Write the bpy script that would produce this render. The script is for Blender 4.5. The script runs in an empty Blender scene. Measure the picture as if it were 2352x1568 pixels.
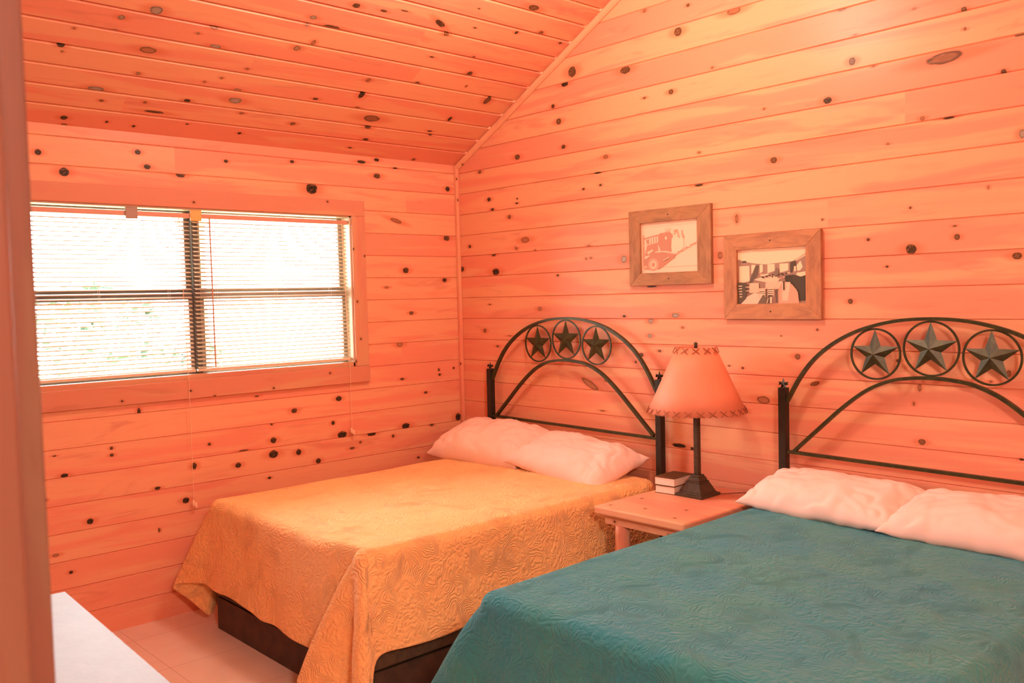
import bpy, bmesh, math, random
import numpy as np
from math import sin, cos, pi, radians, sqrt, hypot
from mathutils import Vector, Matrix, noise
random.seed(7)
C = bpy.context.scene.collection
SL = 0.524                       # roof slope (rise / run)
SLN = hypot(1, SL)
ZE = 2.514                       # height of ceiling where it meets the window wall
BW = 0.137                       # board width
KN_B=[(.593,2.494,.023,.0156,.7,0),(.236,2.445,.0168,.0109,.6,0),(.319,2.261,.0165,.0135,.9,0),(.584,2.241,.0077,.0052,.9,0),(.579,2.215,.0116,.0078,.9,0),(.35,2.195,.0164,.0081,.9,0),(.508,2.135,.0158,.0132,.6,0),(.645,1.983,.038,.0182,.45,0),(.565,1.939,.0117,.0132,.5,0),(.116,1.973,.0131,.0112,.8,0),(.351,1.907,.0205,.0109,.8,0),(.033,1.828,.0178,.017,.8,0),(.368,1.798,.0328,.0217,1.0,0),(1.14,2.242,.0099,.0073,.8,0),(1.27,2.251,.0096,.0071,.8,0),(1.313,2.403,.0189,.0118,.5,0),(1.249,2.321,.0257,.0048,.9,0),(.919,1.757,.0106,.0076,.8,0),(1.153,1.844,.0099,.0073,.5,0),(1.186,1.847,.0098,.0073,.5,0),(1.432,1.828,.0214,.0211,.0,0),(.761,1.559,.0185,.013,.4,0),(.301,1.59,.0125,.0055,.6,0),(1.172,1.918,.0132,.0049,.5,0),(.732,1.917,.0074,.0052,.5,0),(1.427,1.514,.0123,.0071,1.0,0),(.247,1.421,.017,.0139,.6,0),(.367,1.322,.0165,.0082,.6,0),(.485,1.391,.0199,.004,.5,0),(1.16,1.122,.0732,.0198,.42,-25.0),(1.287,1.156,.0192,.0146,.5,0),(.583,1.093,.0156,.008,.5,0),(1.07,2.918,.0302,.0313,.75,0),(1.01,2.86,.0273,.0146,1.0,0),(1.465,2.849,.0359,.0205,.75,0),(.91,2.75,.0141,.0124,.8,0),(.954,2.654,.0209,.0172,.7,0),(.988,2.503,.0172,.0123,.8,0),(1.819,2.972,.0241,.0215,.7,0),(1.769,2.677,.0164,.0131,.7,0),(2.152,2.996,.0409,.0183,.5,0),(2.636,2.481,.0204,.0151,.9,0),(2.752,2.63,.0156,.0166,.7,0),(2.362,2.25,.0181,.014,.7,0),(3.146,2.563,.0757,.0239,.6,2.0),(3.367,2.463,.0108,.0115,.8,0),(3.22,2.738,.0114,.0101,.7,0),(3.436,2.215,.012,.0179,.1,0),(3.056,2.334,.0105,.0088,.5,0),(3.16,2.319,.0235,.0052,.8,0),(2.707,2.865,.0198,.0074,.6,0),(3.426,2.592,.021,.0048,.7,0),(3.225,2.661,.0065,.0067,.6,0),(2.766,2.742,.0097,.0039,.6,0),(1.935,2.179,.0261,.0064,.9,0),(2.848,2.59,.0094,.0054,.5,0),(2.821,1.848,.0077,.0074,.8,0),(3.008,1.796,.0233,.0215,.85,0),(3.185,1.878,.0084,.0069,.6,0),(3.194,1.835,.0117,.0121,.7,0),(3.005,1.97,.0054,.0054,.7,0),(2.904,1.727,.0075,.0055,.8,0),(3.418,1.747,.0183,.0132,.7,0),(2.738,1.579,.0119,.0114,.7,0),(2.951,1.322,.0092,.0073,.8,0),(3.042,1.211,.0089,.0163,.5,0),(3.018,1.141,.0054,.0091,.5,0),(3.052,.981,.016,.0127,.65,0),(3.39,1.287,.0093,.0135,.6,0),(3.324,1.252,.0064,.0051,.5,0),(3.436,.952,.0092,.0051,.8,0),(2.478,1.324,.0154,.014,.6,0),(2.565,1.202,.0256,.0099,.6,15.0),(2.293,1.108,.0375,.0187,.45,-3.0),(2.19,1.047,.0146,.0127,.4,0),(2.18,1.258,.0073,.0063,.7,0),(2.578,1.451,.0063,.0059,.7,0),(2.392,1.42,.0045,.0041,.7,0),(1.778,1.518,.0248,.0134,.05,0),(1.613,1.488,.0174,.0138,.05,0),(1.605,1.408,.0146,.0115,.05,0),(1.668,1.328,.0114,.0069,.7,0),(1.543,1.303,.0149,.0117,.8,0),(1.505,1.263,.009,.007,.8,0),(2.102,1.266,.0075,.0043,.7,0),(1.821,1.455,.0082,.0067,.5,0),(1.253,.975,.0195,.0049,.5,0),(2.156,1.992,.0097,.0229,.5,0),(2.057,1.818,.0151,.0191,.5,0),(2.607,1.952,.0062,.0058,.6,0),(1.622,1.673,.0347,.0046,1.0,0),(1.787,.832,.0443,.0114,1.0,0),(1.868,.824,.027,.009,1.0,0),(2.063,1.016,.0354,.0065,1.0,0),(3.023,2.79,.0088,.0052,.5,0),(1.884,3.09,.0105,.0085,.7,0),(1.604,3.133,.0114,.0111,.5,0),(1.594,2.677,.0115,.0067,.6,0),(2.025,2.75,.0075,.0063,.5,0),(2.314,2.498,.0069,.006,.5,0),(1.94,2.343,.0078,.0064,.5,0),(2.911,2.25,.0074,.0054,.5,0),(3.313,2.023,.0047,.0084,.4,0)]
KN_L=[(2.442,2.29,.0231,.0205,.95,0),(2.553,2.375,.0149,.0141,.95,0),(2.087,2.417,.015,.0129,.95,0),(2.042,2.346,.0174,.013,.9,0),(1.869,2.317,.0251,.0134,.85,0),(1.094,2.295,.0366,.0322,1.0,0),(1.615,2.41,.0122,.0092,.9,0),(1.215,2.441,.0136,.0097,.9,0),(.745,2.478,.0307,.0103,.9,0),(.634,2.5,.0189,.0105,1.0,0),(.634,2.401,.0253,.0157,.8,0),(.495,2.46,.0163,.0053,.9,0),(.08,2.356,.018,.0168,.9,0),(.099,2.032,.0251,.0168,.8,0),(.438,1.82,.0233,.0189,.85,0),(.127,1.757,.0179,.014,.9,0),(.404,1.548,.0168,.0109,.7,0),(.501,2.131,.0458,.0134,.5,15.0),(.503,1.352,.023,.0162,.4,0),(.196,1.169,.0071,.0112,.9,0),(.19,1.137,.0106,.0084,.9,0),(.071,1.172,.0073,.0085,.9,0),(.491,1.132,.0165,.0081,.8,0),(.308,1.03,.0138,.0083,.8,0),(.045,.842,.022,.0258,1.0,0),(.475,.83,.0299,.0191,1.0,0),(.266,.812,.014,.0084,.7,0),(.734,.809,.0313,.0106,1.0,0),(.575,.778,.0097,.0108,.8,0),(.818,.77,.0092,.0079,.7,0),(.383,.615,.0102,.0083,.8,0),(.878,.741,.0181,.0078,.7,0),(.961,1.052,.0206,.0154,.95,0),(1.259,1.01,.0191,.0148,.85,0),(1.005,.91,.0117,.0128,.9,0),(.945,.832,.0326,.0206,1.0,0),(1.404,.948,.0079,.0073,.8,0),(2.139,1.097,.0085,.0197,.9,0),(1.401,.776,.029,.0219,.95,0),(1.615,.744,.0174,.0142,.95,0),(1.397,.855,.0185,.017,.9,0),(1.114,.697,.0171,.0152,.95,0),(1.863,.776,.0139,.0183,.9,0),(1.916,.6,.0183,.0159,1.0,0),(1.241,.766,.0165,.0174,.95,0),(1.43,.645,.0105,.0073,.9,0),(1.774,.882,.0095,.0092,.8,0),(2.282,.928,.0082,.0086,.8,0),(2.282,.893,.0103,.0086,.8,0),(2.507,.824,.0173,.0104,1.0,0),(2.547,.925,.0095,.0041,.7,0),(2.062,.689,.0154,.0089,.9,0),(2.4,.579,.0159,.0148,1.0,0),(2.499,.346,.0097,.0084,.9,0),(2.063,.469,.0066,.0111,.7,0),(2.564,.444,.0151,.0083,.4,0),(1.488,1.115,.0128,.0048,.7,0),(1.578,.822,.0302,.0047,.8,0),(2.596,.719,.0075,.0082,.5,0),(.589,1.714,.0161,.008,.4,0)]
KN_C=[(2.382,.767,.0148,.0147,.2,0),(2.259,.845,.0269,.0267,.1,0),(1.984,.812,.0202,.0129,.4,0),(1.935,.694,.0265,.0136,.1,0),(1.552,.779,.0187,.0168,.3,0),(2.57,.541,.0161,.013,.9,0),(2.558,.504,.0065,.0079,.3,0),(2.217,.598,.039,.0216,.42,0),(2.545,.655,.0064,.0075,.4,0),(2.212,.435,.011,.0115,.3,0),(2.361,.288,.0358,.0207,.1,0),(1.696,.341,.0341,.0225,.1,0),(1.929,.293,.0162,.0126,1.0,0),(1.716,.421,.021,.0125,.3,0),(1.73,.583,.0102,.0088,.5,0),(1.896,.446,.008,.009,.5,0),(1.826,.491,.0081,.009,.5,0),(1.623,.251,.0132,.0101,.5,0),(1.311,.218,.0168,.0142,.6,0),(2.316,.213,.011,.0092,.6,0),(2.12,.24,.0097,.0094,.6,0),(2.054,.178,.0497,.0097,.8,0),(2.445,.057,.0163,.0158,.9,0),(2.432,.002,.0147,.013,.6,0),(1.567,.994,.018,.0128,.2,0),(1.399,1.122,.0205,.015,.8,0),(1.247,1.129,.0192,.0077,.8,0),(.904,1.134,.0396,.0161,.85,25.0),(.823,1.073,.0168,.0111,.6,0),(.689,1.159,.0098,.0055,.8,0),(.42,1.194,.0104,.0113,.9,0),(.267,1.231,.0161,.017,.6,0),(.445,1.38,.0353,.0182,.7,0),(.081,1.196,.0113,.0088,.8,0),(.553,.96,.0078,.0091,.7,0),(.489,.83,.0188,.0224,.8,-3.0),(.801,.899,.0148,.006,.8,0),(1.062,.647,.0144,.0158,.5,0),(1.037,.534,.0172,.0363,1.0,0),(.764,.688,.0154,.013,.8,0),(.217,.647,.0205,.0318,.7,0),(.442,.732,.0055,.01,.7,0),(1.28,.442,.0164,.0099,.8,0),(1.006,.422,.0151,.0069,.7,0),(.871,.348,.055,.0288,.6,0),(.848,.27,.0213,.0148,.8,0),(.803,.159,.0191,.0116,.9,0),(.361,.44,.0117,.0223,1.0,0),(.425,.307,.0175,.0077,.9,0),(.395,.272,.0118,.0078,.7,0),(1.489,.837,.0105,.0193,.4,0),(1.448,.96,.0457,.0106,.8,0),(.861,.067,.0136,.0079,.8,0),(.364,.02,.0123,.0128,.7,0),(1.141,1.159,.0218,.0051,.7,0),(2.384,.684,.01,.0101,.1,0),(2.041,.756,.0091,.0078,.3,0),(1.865,.113,.0084,.0068,.8,0),(1.568,.086,.0114,.0107,.9,0),(1.128,-.005,.0155,.0117,.5,0),(2.25,.06,.0077,.0098,.9,0),(2.117,.049,.008,.01,.9,0),(1.574,.938,.0081,.0079,.2,0),(.755,1.285,.0071,.0052,.7,0),(1.267,-.065,.0352,.0117,.8,0)]
LAMP = (2.15, -1.3, 3.2)
E_LAMP = 86
COL_LAMP = (1.0, .74, .58)
FILL = (6.0, -3.8, 2.8)
E_FILL = 430
COL_FILL = (1.0, .82, .70)
E_SUN = 95
E_SKY = 20.0
EXPO = 0.24

# ------------------------------------------------------------------ helpers
class MB:
    def __init__(s): s.v = []; s.f = []; s.m = []
    def add(s, vs, fs, mi=0, M=None):
        o = len(s.v)
        for p in vs:
            p = Vector(p)
            if M is not None: p = M @ p
            s.v.append(tuple(p))
        for f in fs: s.f.append(tuple(i+o for i in f)); s.m.append(mi)
    def box(s, a, b, mi=0, M=None):
        x0,y0,z0 = a; x1,y1,z1 = b
        s.add([(x0,y0,z0),(x1,y0,z0),(x1,y1,z0),(x0,y1,z0),(x0,y0,z1),(x1,y0,z1),(x1,y1,z1),(x0,y1,z1)],
              [(0,3,2,1),(4,5,6,7),(0,1,5,4),(1,2,6,5),(2,3,7,6),(3,0,4,7)], mi, M)
    def tube(s, pts, r, n=10, closed=False, mi=0, sq=None, up=Vector((0,0,1))):
        """sweep a circle (or a flat bar sq=(w,h)) along pts; r a number or list"""
        pts = [Vector(p) for p in pts]; N = len(pts); rings = []
        prev = None
        for i, p in enumerate(pts):
            if closed: t = (pts[(i+1) % N]-pts[i-1])
            else: t = pts[min(i+1, N-1)]-pts[max(i-1, 0)]
            t.normalize()
            if prev is None:
                a = up if abs(t.dot(up)) < .95 else Vector((0,1,0))
                x = t.cross(a).normalized()
            else:
                x = (prev-t*prev.dot(t)).normalized()
            prev = x; y = t.cross(x)
            rr = r[i] if isinstance(r, (list, tuple)) else r
            if sq: ring = [p+x*(sq[0]/2*cx)+y*(sq[1]/2*cy) for cx, cy in ((1,1),(-1,1),(-1,-1),(1,-1))]
            else: ring = [p+(x*cos(2*pi*k/n)+y*sin(2*pi*k/n))*rr for k in range(n)]
            rings.append(ring)
        n = len(rings[0]); vs = [q for R in rings for q in R]; fs = []
        for i in range(N if closed else N-1):
            j = (i+1) % N
            for k in range(n):
                l = (k+1) % n
                fs.append((i*n+k, i*n+l, j*n+l, j*n+k))
        if not closed:
            fs.append(tuple(range(n-1, -1, -1))); fs.append(tuple((N-1)*n+k for k in range(n)))
        s.add(vs, fs, mi)
    def lathe(s, prof, c=(0,0,0), n=32, mi=0, cap=True):
        vs = []; fs = []
        for r, z in prof:
            for k in range(n):
                vs.append((c[0]+r*cos(2*pi*k/n), c[1]+r*sin(2*pi*k/n), c[2]+z))
        for i in range(len(prof)-1):
            for k in range(n):
                l = (k+1) % n
                fs.append((i*n+k, i*n+l, (i+1)*n+l, (i+1)*n+k))
        if cap:
            fs.append(tuple(range(n-1, -1, -1))); fs.append(tuple((len(prof)-1)*n+k for k in range(n)))
        s.add(vs, fs, mi)
    def build(s, name, mats, parent=None, smooth=False, bevel=0, sub=0, solid=0, flip=None):
        me = bpy.data.meshes.new(name)
        me.from_pydata(s.v, [], s.f)
        if not isinstance(mats, (list, tuple)): mats = [mats]
        for m in mats: me.materials.append(m)
        me.polygons.foreach_set('material_index', s.m)
        if smooth: me.polygons.foreach_set('use_smooth', [True]*len(s.f))
        me.update()
        if flip is None:
            bm = bmesh.new(); bm.from_mesh(me); bmesh.ops.recalc_face_normals(bm, faces=bm.faces); bm.to_mesh(me); bm.free()
        o = bpy.data.objects.new(name, me); C.objects.link(o)
        if parent: o.parent = parent
        if bevel:
            b = o.modifiers.new('bevel', 'BEVEL'); b.width = bevel; b.segments = 2; b.limit_method = 'ANGLE'; b.harden_normals = False
        if sub:
            b = o.modifiers.new('sub', 'SUBSURF'); b.levels = sub; b.render_levels = sub
        if solid:
            b = o.modifiers.new('solid', 'SOLIDIFY'); b.thickness = solid; b.offset = -1
        return o

def tag(o, label=None, cat=None, group=None, kind=None):
    if label: o['label'] = label
    if cat: o['category'] = cat
    if group: o['group'] = group
    if kind: o['kind'] = kind
    return o
def empty(name, loc=(0,0,0), rz=0):
    o = bpy.data.objects.new(name, None); C.objects.link(o); o.location = loc; o.rotation_euler = (0,0,rz); o.empty_display_size = .1
    return o
def copy_tree(o, parent=None):
    c = o.copy(); C.objects.link(c)
    if parent: c.parent = parent
    for ch in list(o.children): copy_tree(ch, c)
    return c

# ------------------------------------------------------------------ materials
def lin(r, g, b):
    f = lambda c: ((c/255+.055)/1.055)**2.4 if c > 10 else c/255/12.92
    return (f(r), f(g), f(b), 1)
def newmat(name):
    m = bpy.data.materials.new(name); m.use_nodes = True
    nt = m.node_tree; nt.nodes.clear()
    out = nt.nodes.new('ShaderNodeOutputMaterial'); bs = nt.nodes.new('ShaderNodeBsdfPrincipled')
    nt.links.new(bs.outputs[0], out.inputs[0])
    return m, nt, bs
class NT:
    def __init__(s, nt): s.nt = nt
    def n(s, t, **k):
        x = s.nt.nodes.new(t)
        for a, b in k.items(): setattr(x, a, b)
        return x
    def put(s, sock, v):
        if isinstance(v, bpy.types.NodeSocket): s.nt.links.new(v, sock)
        else: sock.default_value = v
    def math(s, op, a, b=0.0, c=0.0, clamp=False):
        x = s.n('ShaderNodeMath', operation=op, use_clamp=clamp)
        s.put(x.inputs[0], a); s.put(x.inputs[1], b); s.put(x.inputs[2], c); return x.outputs[0]
    def vmath(s, op, a, b=(0,0,0)):
        x = s.n('ShaderNodeVectorMath', operation=op); s.put(x.inputs[0], a); s.put(x.inputs[1], b); return x.outputs[0]
    def vlen(s, a):
        x = s.n('ShaderNodeVectorMath', operation='LENGTH'); s.put(x.inputs[0], a); return x.outputs['Value']
    def mix(s, f, a, b, bt='MIX'):
        x = s.n('ShaderNodeMix', data_type='RGBA', blend_type=bt); s.put(x.inputs[0], f); s.put(x.inputs[6], a); s.put(x.inputs[7], b); return x.outputs[2]
    def noise(s, v, scale=1, detail=2, rough=.5, dist=0, out='Fac'):
        x = s.n('ShaderNodeTexNoise'); s.put(x.inputs['Vector'], v); x.inputs['Scale'].default_value = scale
        x.inputs['Detail'].default_value = detail; x.inputs['Roughness'].default_value = rough; x.inputs['Distortion'].default_value = dist
        return x.outputs[out]
    def ramp(s, f, els, interp='LINEAR'):
        x = s.n('ShaderNodeValToRGB'); s.put(x.inputs[0], f); cr = x.color_ramp; cr.interpolation = interp
        while len(cr.elements) < len(els): cr.elements.new(.5)
        for e, (p, c) in zip(cr.elements, els):
            e.position = p; e.color = c if len(c) == 4 else (*c, 1)
        return x.outputs[0]
    def smooth(s, v, a, b):
        x = s.n('ShaderNodeMapRange', interpolation_type='SMOOTHSTEP'); s.put(x.inputs[0], v); x.inputs[1].default_value = a; x.inputs[2].default_value = b
        return x.outputs[0]
    def sep(s, v):
        x = s.n('ShaderNodeSeparateXYZ'); s.put(x.inputs[0], v); return x.outputs
    def comb(s, a, b, c):
        x = s.n('ShaderNodeCombineXYZ'); s.put(x.inputs[0], a); s.put(x.inputs[1], b); s.put(x.inputs[2], c); return x.outputs[0]
    def attr(s, name):
        return s.n('ShaderNodeAttribute', attribute_name=name).outputs['Vector']
    def bump(s, bs, h, strength=.3, dist=.01):
        x = s.n('ShaderNodeBump'); x.inputs['Strength'].default_value = strength; x.inputs['Distance'].default_value = dist
        s.put(x.inputs['Height'], h); s.nt.links.new(x.outputs[0], bs.inputs['Normal'])

PINE_A = (.78, .375, .205, 1)    # sapwood
PINE_B = (.76, .285, .17, 1)    # heartwood
PINE_C = (.60, .21, .125, 1)     # stained patches
def pine(name, knots=True, tone=1.0, gloss=.35, spots=True):
    m, nt, bs = newmat(name); g = NT(nt)
    if knots:
        wd = g.attr('wd'); x, y, sd = g.sep(wd)
    else:
        co = g.n('ShaderNodeTexCoord').outputs['Object']
        gx, gy, gz = g.sep(co)
        wdv = g.attr('wd'); x, y, sd = g.sep(wdv)
        vt = g.n('ShaderNodeTexVoronoi', voronoi_dimensions='2D'); g.put(vt.inputs['Vector'], g.comb(g.math('MULTIPLY_ADD', sd, 7.7, x), g.math('MULTIPLY_ADD', y, 1.25, g.math('MULTIPLY', sd, 3.1)), 0.0)); vt.inputs['Scale'].default_value = 4.6
        tk = vt.outputs['Distance']
    v1 = g.comb(g.math('MULTIPLY', x, .9), g.math('MULTIPLY', y, 9.0), g.math('MULTIPLY', sd, 13.7))
    big = g.noise(v1, 1, 3, .55, .6)
    v2 = g.comb(g.math('MULTIPLY', x, 3.0), g.math('MULTIPLY', y, 60.0), g.math('MULTIPLY', sd, 5.1))
    fine = g.noise(v2, 1, 3, .6, .3)
    brd = g.n('ShaderNodeTexWhiteNoise', noise_dimensions='1D'); g.put(brd.inputs['W'], sd)
    b = brd.outputs['Value']
    f = g.math('ADD', g.smooth(g.math('ADD', big, g.math('MULTIPLY', b, .22)), .53, .68), 0.0)
    col = g.mix(f, PINE_A, PINE_B)
    pat = g.noise(g.comb(g.math('MULTIPLY', x, 1.7), g.math('MULTIPLY', y, 11.0), g.math('ADD', g.math('MULTIPLY', sd, 3.3), 40.0)), 1, 4, .6, 1.0)
    col = g.mix(g.math('MULTIPLY', g.smooth(pat, .58, .70), .5), col, PINE_C)
    col = g.mix(g.math('MULTIPLY', g.smooth(fine, .55, .8), .18), col, PINE_C)
    if knots:
        kn = g.attr('kn'); kx, ky, kd = g.sep(kn)
        wob = g.noise(g.vmath('MULTIPLY', kn, (1.2, 1.2, 9)), 1, 2, .5, 0)
        r = g.vlen(g.comb(kx, ky, 0.0))
        r2 = g.math('ADD', r, g.math('MULTIPLY', g.math('SUBTRACT', wob, .5), .55))
        # halo stretched along the grain
        rh = g.vlen(g.comb(g.math('MULTIPLY', kx, .42), g.math('MULTIPLY', ky, .8), 0.0))
        halo = g.math('MULTIPLY', g.smooth(g.math('ADD', rh, g.math('MULTIPLY', g.math('SUBTRACT', fine, .5), .5)), 1.5, .5), .62)
        col = g.mix(halo, col, (.62, .16, .07, 1))
        core = g.ramp(kd, [(0, (.40,.32,.25)), (.12, (.34,.27,.20)), (.3, (.38,.20,.10)), (.45, (.42,.15,.07)), (.7, (.16,.07,.03)), (.9, (.045,.025,.012)), (1, (.012,.010,.006))])
        ring = g.smooth(g.math('ABSOLUTE', g.math('SUBTRACT', r2, .82)), .28, .04)
        core = g.mix(g.math('MULTIPLY', ring, .6), core, (.07, .035, .015, 1))
        hs = g.noise(g.vmath('MULTIPLY', kn, (2.5, 2.5, 5)), 1, 1, .5, 0)
        core = g.mix(g.math('MULTIPLY', g.smooth(hs, .5, .7), .4), core, (.45, .2, .09, 1))
        col = g.mix(g.smooth(r2, 1.08, .86), col, core)
    if not knots and spots:
        col = g.mix(g.math('MULTIPLY', g.smooth(tk, .10, .03), .5), col, (.5, .15, .06, 1)); col = g.mix(g.smooth(tk, .036, .020), col, (.07, .035, .015, 1))
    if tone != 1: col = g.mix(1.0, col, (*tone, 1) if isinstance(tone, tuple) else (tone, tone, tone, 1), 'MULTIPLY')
    g.put(bs.inputs['Base Color'], col)
    bs.inputs['Roughness'].default_value = gloss
    bs.inputs['Specular IOR Level'].default_value = .18
    g.bump(bs, fine, .08, .002)
    return m
def plain(name, col, rough=.5, metal=0, var=0, vs=20, spec=.5, bump=0, bs_=60):
    m, nt, bs = newmat(name); g = NT(nt)
    co = g.n('ShaderNodeTexCoord').outputs['Object']
    n = g.noise(co, vs, 3, .6)
    c2 = tuple(max(0, c*(1-var)) for c in col[:3])+(1,)
    g.put(bs.inputs['Base Color'], g.mix(g.smooth(n, .3, .7), col, c2) if var else col)
    bs.inputs['Roughness'].default_value = rough; bs.inputs['Metallic'].default_value = metal
    bs.inputs['Specular IOR Level'].default_value = spec
    if bump: g.bump(bs, g.noise(co, bs_, 3, .6), bump, .004)
    return m

M = {}
M['wall'] = pine('knotty_pine')
M['trim'] = pine('pine_trim', knots=False)
M['casing'] = pine('pine_casing', knots=False, tone=(.80, .87, .87))
M['post'] = pine('shaded_pine_post', knots=False, tone=(.23, .26, .28), gloss=.5, spots=False)  # pine darkened, doorway shade put into the colour
M['iron'] = plain('green_black_iron', (.048, .050, .012, 1), .42, .25, .45, 40, .5, .15, 90)
M['ironp'] = plain('black_iron_post', (.022, .021, .014, 1), .38, .2, .4, 30)
M['lampm'] = plain('bronze_lamp_metal', (.085, .055, .028, 1), .6, .0, .35, 50, .25, .3, 120)
M['darkw'] = plain('dark_box_wood', (.06, .034, .017, 1), .6, 0, .5, 12)
M['darkf'] = plain('dark_box_cover', (.09, .055, .026, 1), .85, 0, .35, 30)
M['matt'] = plain('mattress_ticking', (.75, .66, .52, 1), .8, 0, .05)
M['sill'] = plain('vinyl_white', (.80, .74, .66, 1), .4, 0, .05)
M['bronze'] = plain('dark_window_frame', (.16, .14, .13, 1), .45, .2, .2)
M['glare_sash'] = plain('window_sash_glare', (.36, .32, .29, 1), .45, .1, .1)  # right sashes paler than the left, sun glare put into the colour
M['slat'] = plain('blind_white', (.72, .58, .40, 1), .45, 0, .04)
M['lcord'] = plain('white_ladder_cord', (.95, .92, .86, 1), .6)
M['hrail'] = plain('bounce_tinted_headrail', (.62, .30, .20, 1), .5)  # orange bounce from the room put into the rail colour
M['cord'] = plain('cord_cream', (.90, .55, .33, 1), .7)
M['wand'] = plain('wand_brown', (.55, .30, .18, 1), .3)
M['grey'] = plain('grey_plastic', (.36, .24, .17, 1), .5)
M['gold'] = plain('amber_plastic', (.9, .45, .12, 1), .4)
M['pillow'] = plain('pillow_cotton', (.88, .64, .53, 1), .85, 0, .03, 4, .2, .5, 11)
M['page'] = plain('book_pages', (.88, .72, .58, 1), .8, 0, .08, 200)
M['cover'] = plain('book_cover', (.15, .075, .03, 1), .85, 0, .2, 30, .1)
M['shade'] = plain('parchment_shade', (.80, .27, .14, 1), .6, 0, .05, 12)
M['lace'] = plain('leather_lace', (.28, .07, .02, 1), .6)
M['cable'] = plain('brown_cable', (.22, .08, .04, 1), .5)
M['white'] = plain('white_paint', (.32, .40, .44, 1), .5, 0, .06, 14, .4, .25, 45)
M['porch'] = plain('porch_paint', (.22, .17, .05, 1), .6, 0, .05)
M['deck'] = plain('pale_bounce_deck', (.85, .82, .78, 1), .8, 0, .06, 6)  # unseen deck made bright to bounce sunlight up onto the ceiling
M['leaf'] = plain('leaf_green', (.075, .125, .085, 1), .6, 0, .3, 3)
M['bark'] = plain('bark', (.30, .24, .17, 1), .8, 0, .3, 8)
M['grass'] = plain('yard_grass', (.45, .55, .30, 1), .9, 0, .2, 2)
M['frameA'] = None

def picwood(name, a, b):
    m, nt, bs = newmat(name); g = NT(nt)
    wd = g.attr('wd'); x, y, sd = g.sep(wd)
    n1 = g.noise(g.comb(g.math('MULTIPLY', x, 9.0), g.math('MULTIPLY', y, 30.0), g.math('MULTIPLY', sd, 7.0)), 1, 4, .6, .8)
    n2 = g.noise(g.comb(g.math('MULTIPLY', x, 6.0), g.math('MULTIPLY', y, 300.0), sd), 1, 2, .6, .2)
    w = g.n('ShaderNodeTexWhiteNoise', noise_dimensions='1D'); g.put(w.inputs['W'], sd)
    f = g.math('ADD', g.math('MULTIPLY', g.smooth(n1, .35, .75), .8), g.math('MULTIPLY', w.outputs['Value'], .3), clamp=True)
    col = g.mix(f, a, b); col = g.mix(g.math('MULTIPLY', g.smooth(n2, .5, .8), .25), col, (.25, .09, .03, 1))
    g.put(bs.inputs['Base Color'], col); bs.inputs['Roughness'].default_value = .6
    g.bump(bs, n2, .15, .002)
    return m
M['pframe'] = picwood('rough_frame_wood', (.42, .20, .085, 1), (.24, .11, .045, 1))
M['pframe2'] = picwood('rough_frame_wood_light', (.52, .23, .095, 1), (.32, .125, .055, 1))

def quilt(name, ca, cb, cc, bump=.9):
    m, nt, bs = newmat(name); g = NT(nt)
    cl = g.attr('cl')
    wv = g.vmath('ADD', cl, g.vmath('SCALE', g.noise(cl, 9, 2, .5, 0, 'Color'), (0,0,0)))
    sc = wv.node; 
    for nd in nt.nodes:
        if nd.type == 'VECT_MATH' and nd.operation == 'SCALE': nd.inputs['Scale'].default_value = .10
    vo = g.n('ShaderNodeTexVoronoi', feature='SMOOTH_F1'); g.put(vo.inputs['Vector'], wv); vo.inputs['Scale'].default_value = 6.5
    vo.inputs['Smoothness'].default_value = .25
    rings = g.math('SINE', g.math('MULTIPLY', vo.outputs['Distance'], 120.0))
    vo2 = g.n('ShaderNodeTexVoronoi', feature='F1'); g.put(vo2.inputs['Vector'], wv); vo2.inputs['Scale'].default_value = 60
    fine = g.noise(cl, 120, 3, .6)
    mask = g.smooth(g.noise(cl, 7, 2, .5), .42, .58)
    h = g.math('ADD', g.math('MULTIPLY', g.math('MULTIPLY', rings, .28), mask), g.math('MULTIPLY', g.math('SUBTRACT', 1.0, vo2.outputs['Distance']), g.math('SUBTRACT', 1.25, mask)))
    h = g.math('ADD', h, g.math('MULTIPLY', fine, .5))
    big = g.noise(cl, 3.1, 5, .65, .5)
    col = g.mix(g.smooth(big, .35, .68), ca, cb)
    col = g.mix(g.math('MULTIPLY', g.smooth(g.noise(cl, 240, 2, .7), .5, .75), .35), col, cc)
    g.put(bs.inputs['Base Color'], col)
    bs.inputs['Roughness'].default_value = .85; bs.inputs['Specular IOR Level'].default_value = .15
    bs.inputs['Sheen Weight'].default_value = .15
    g.bump(bs, h, bump, .0055)
    return m
M['gold_quilt'] = quilt('gold_matelasse', (.93, .54, .21, 1), (.92, .50, .185, 1), (.86, .42, .14, 1), 1.0)
M['teal_quilt'] = quilt('teal_matelasse', (.026, .225, .275, 1), (.042, .25, .24, 1), (.018, .15, .17, 1), .85)

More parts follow.
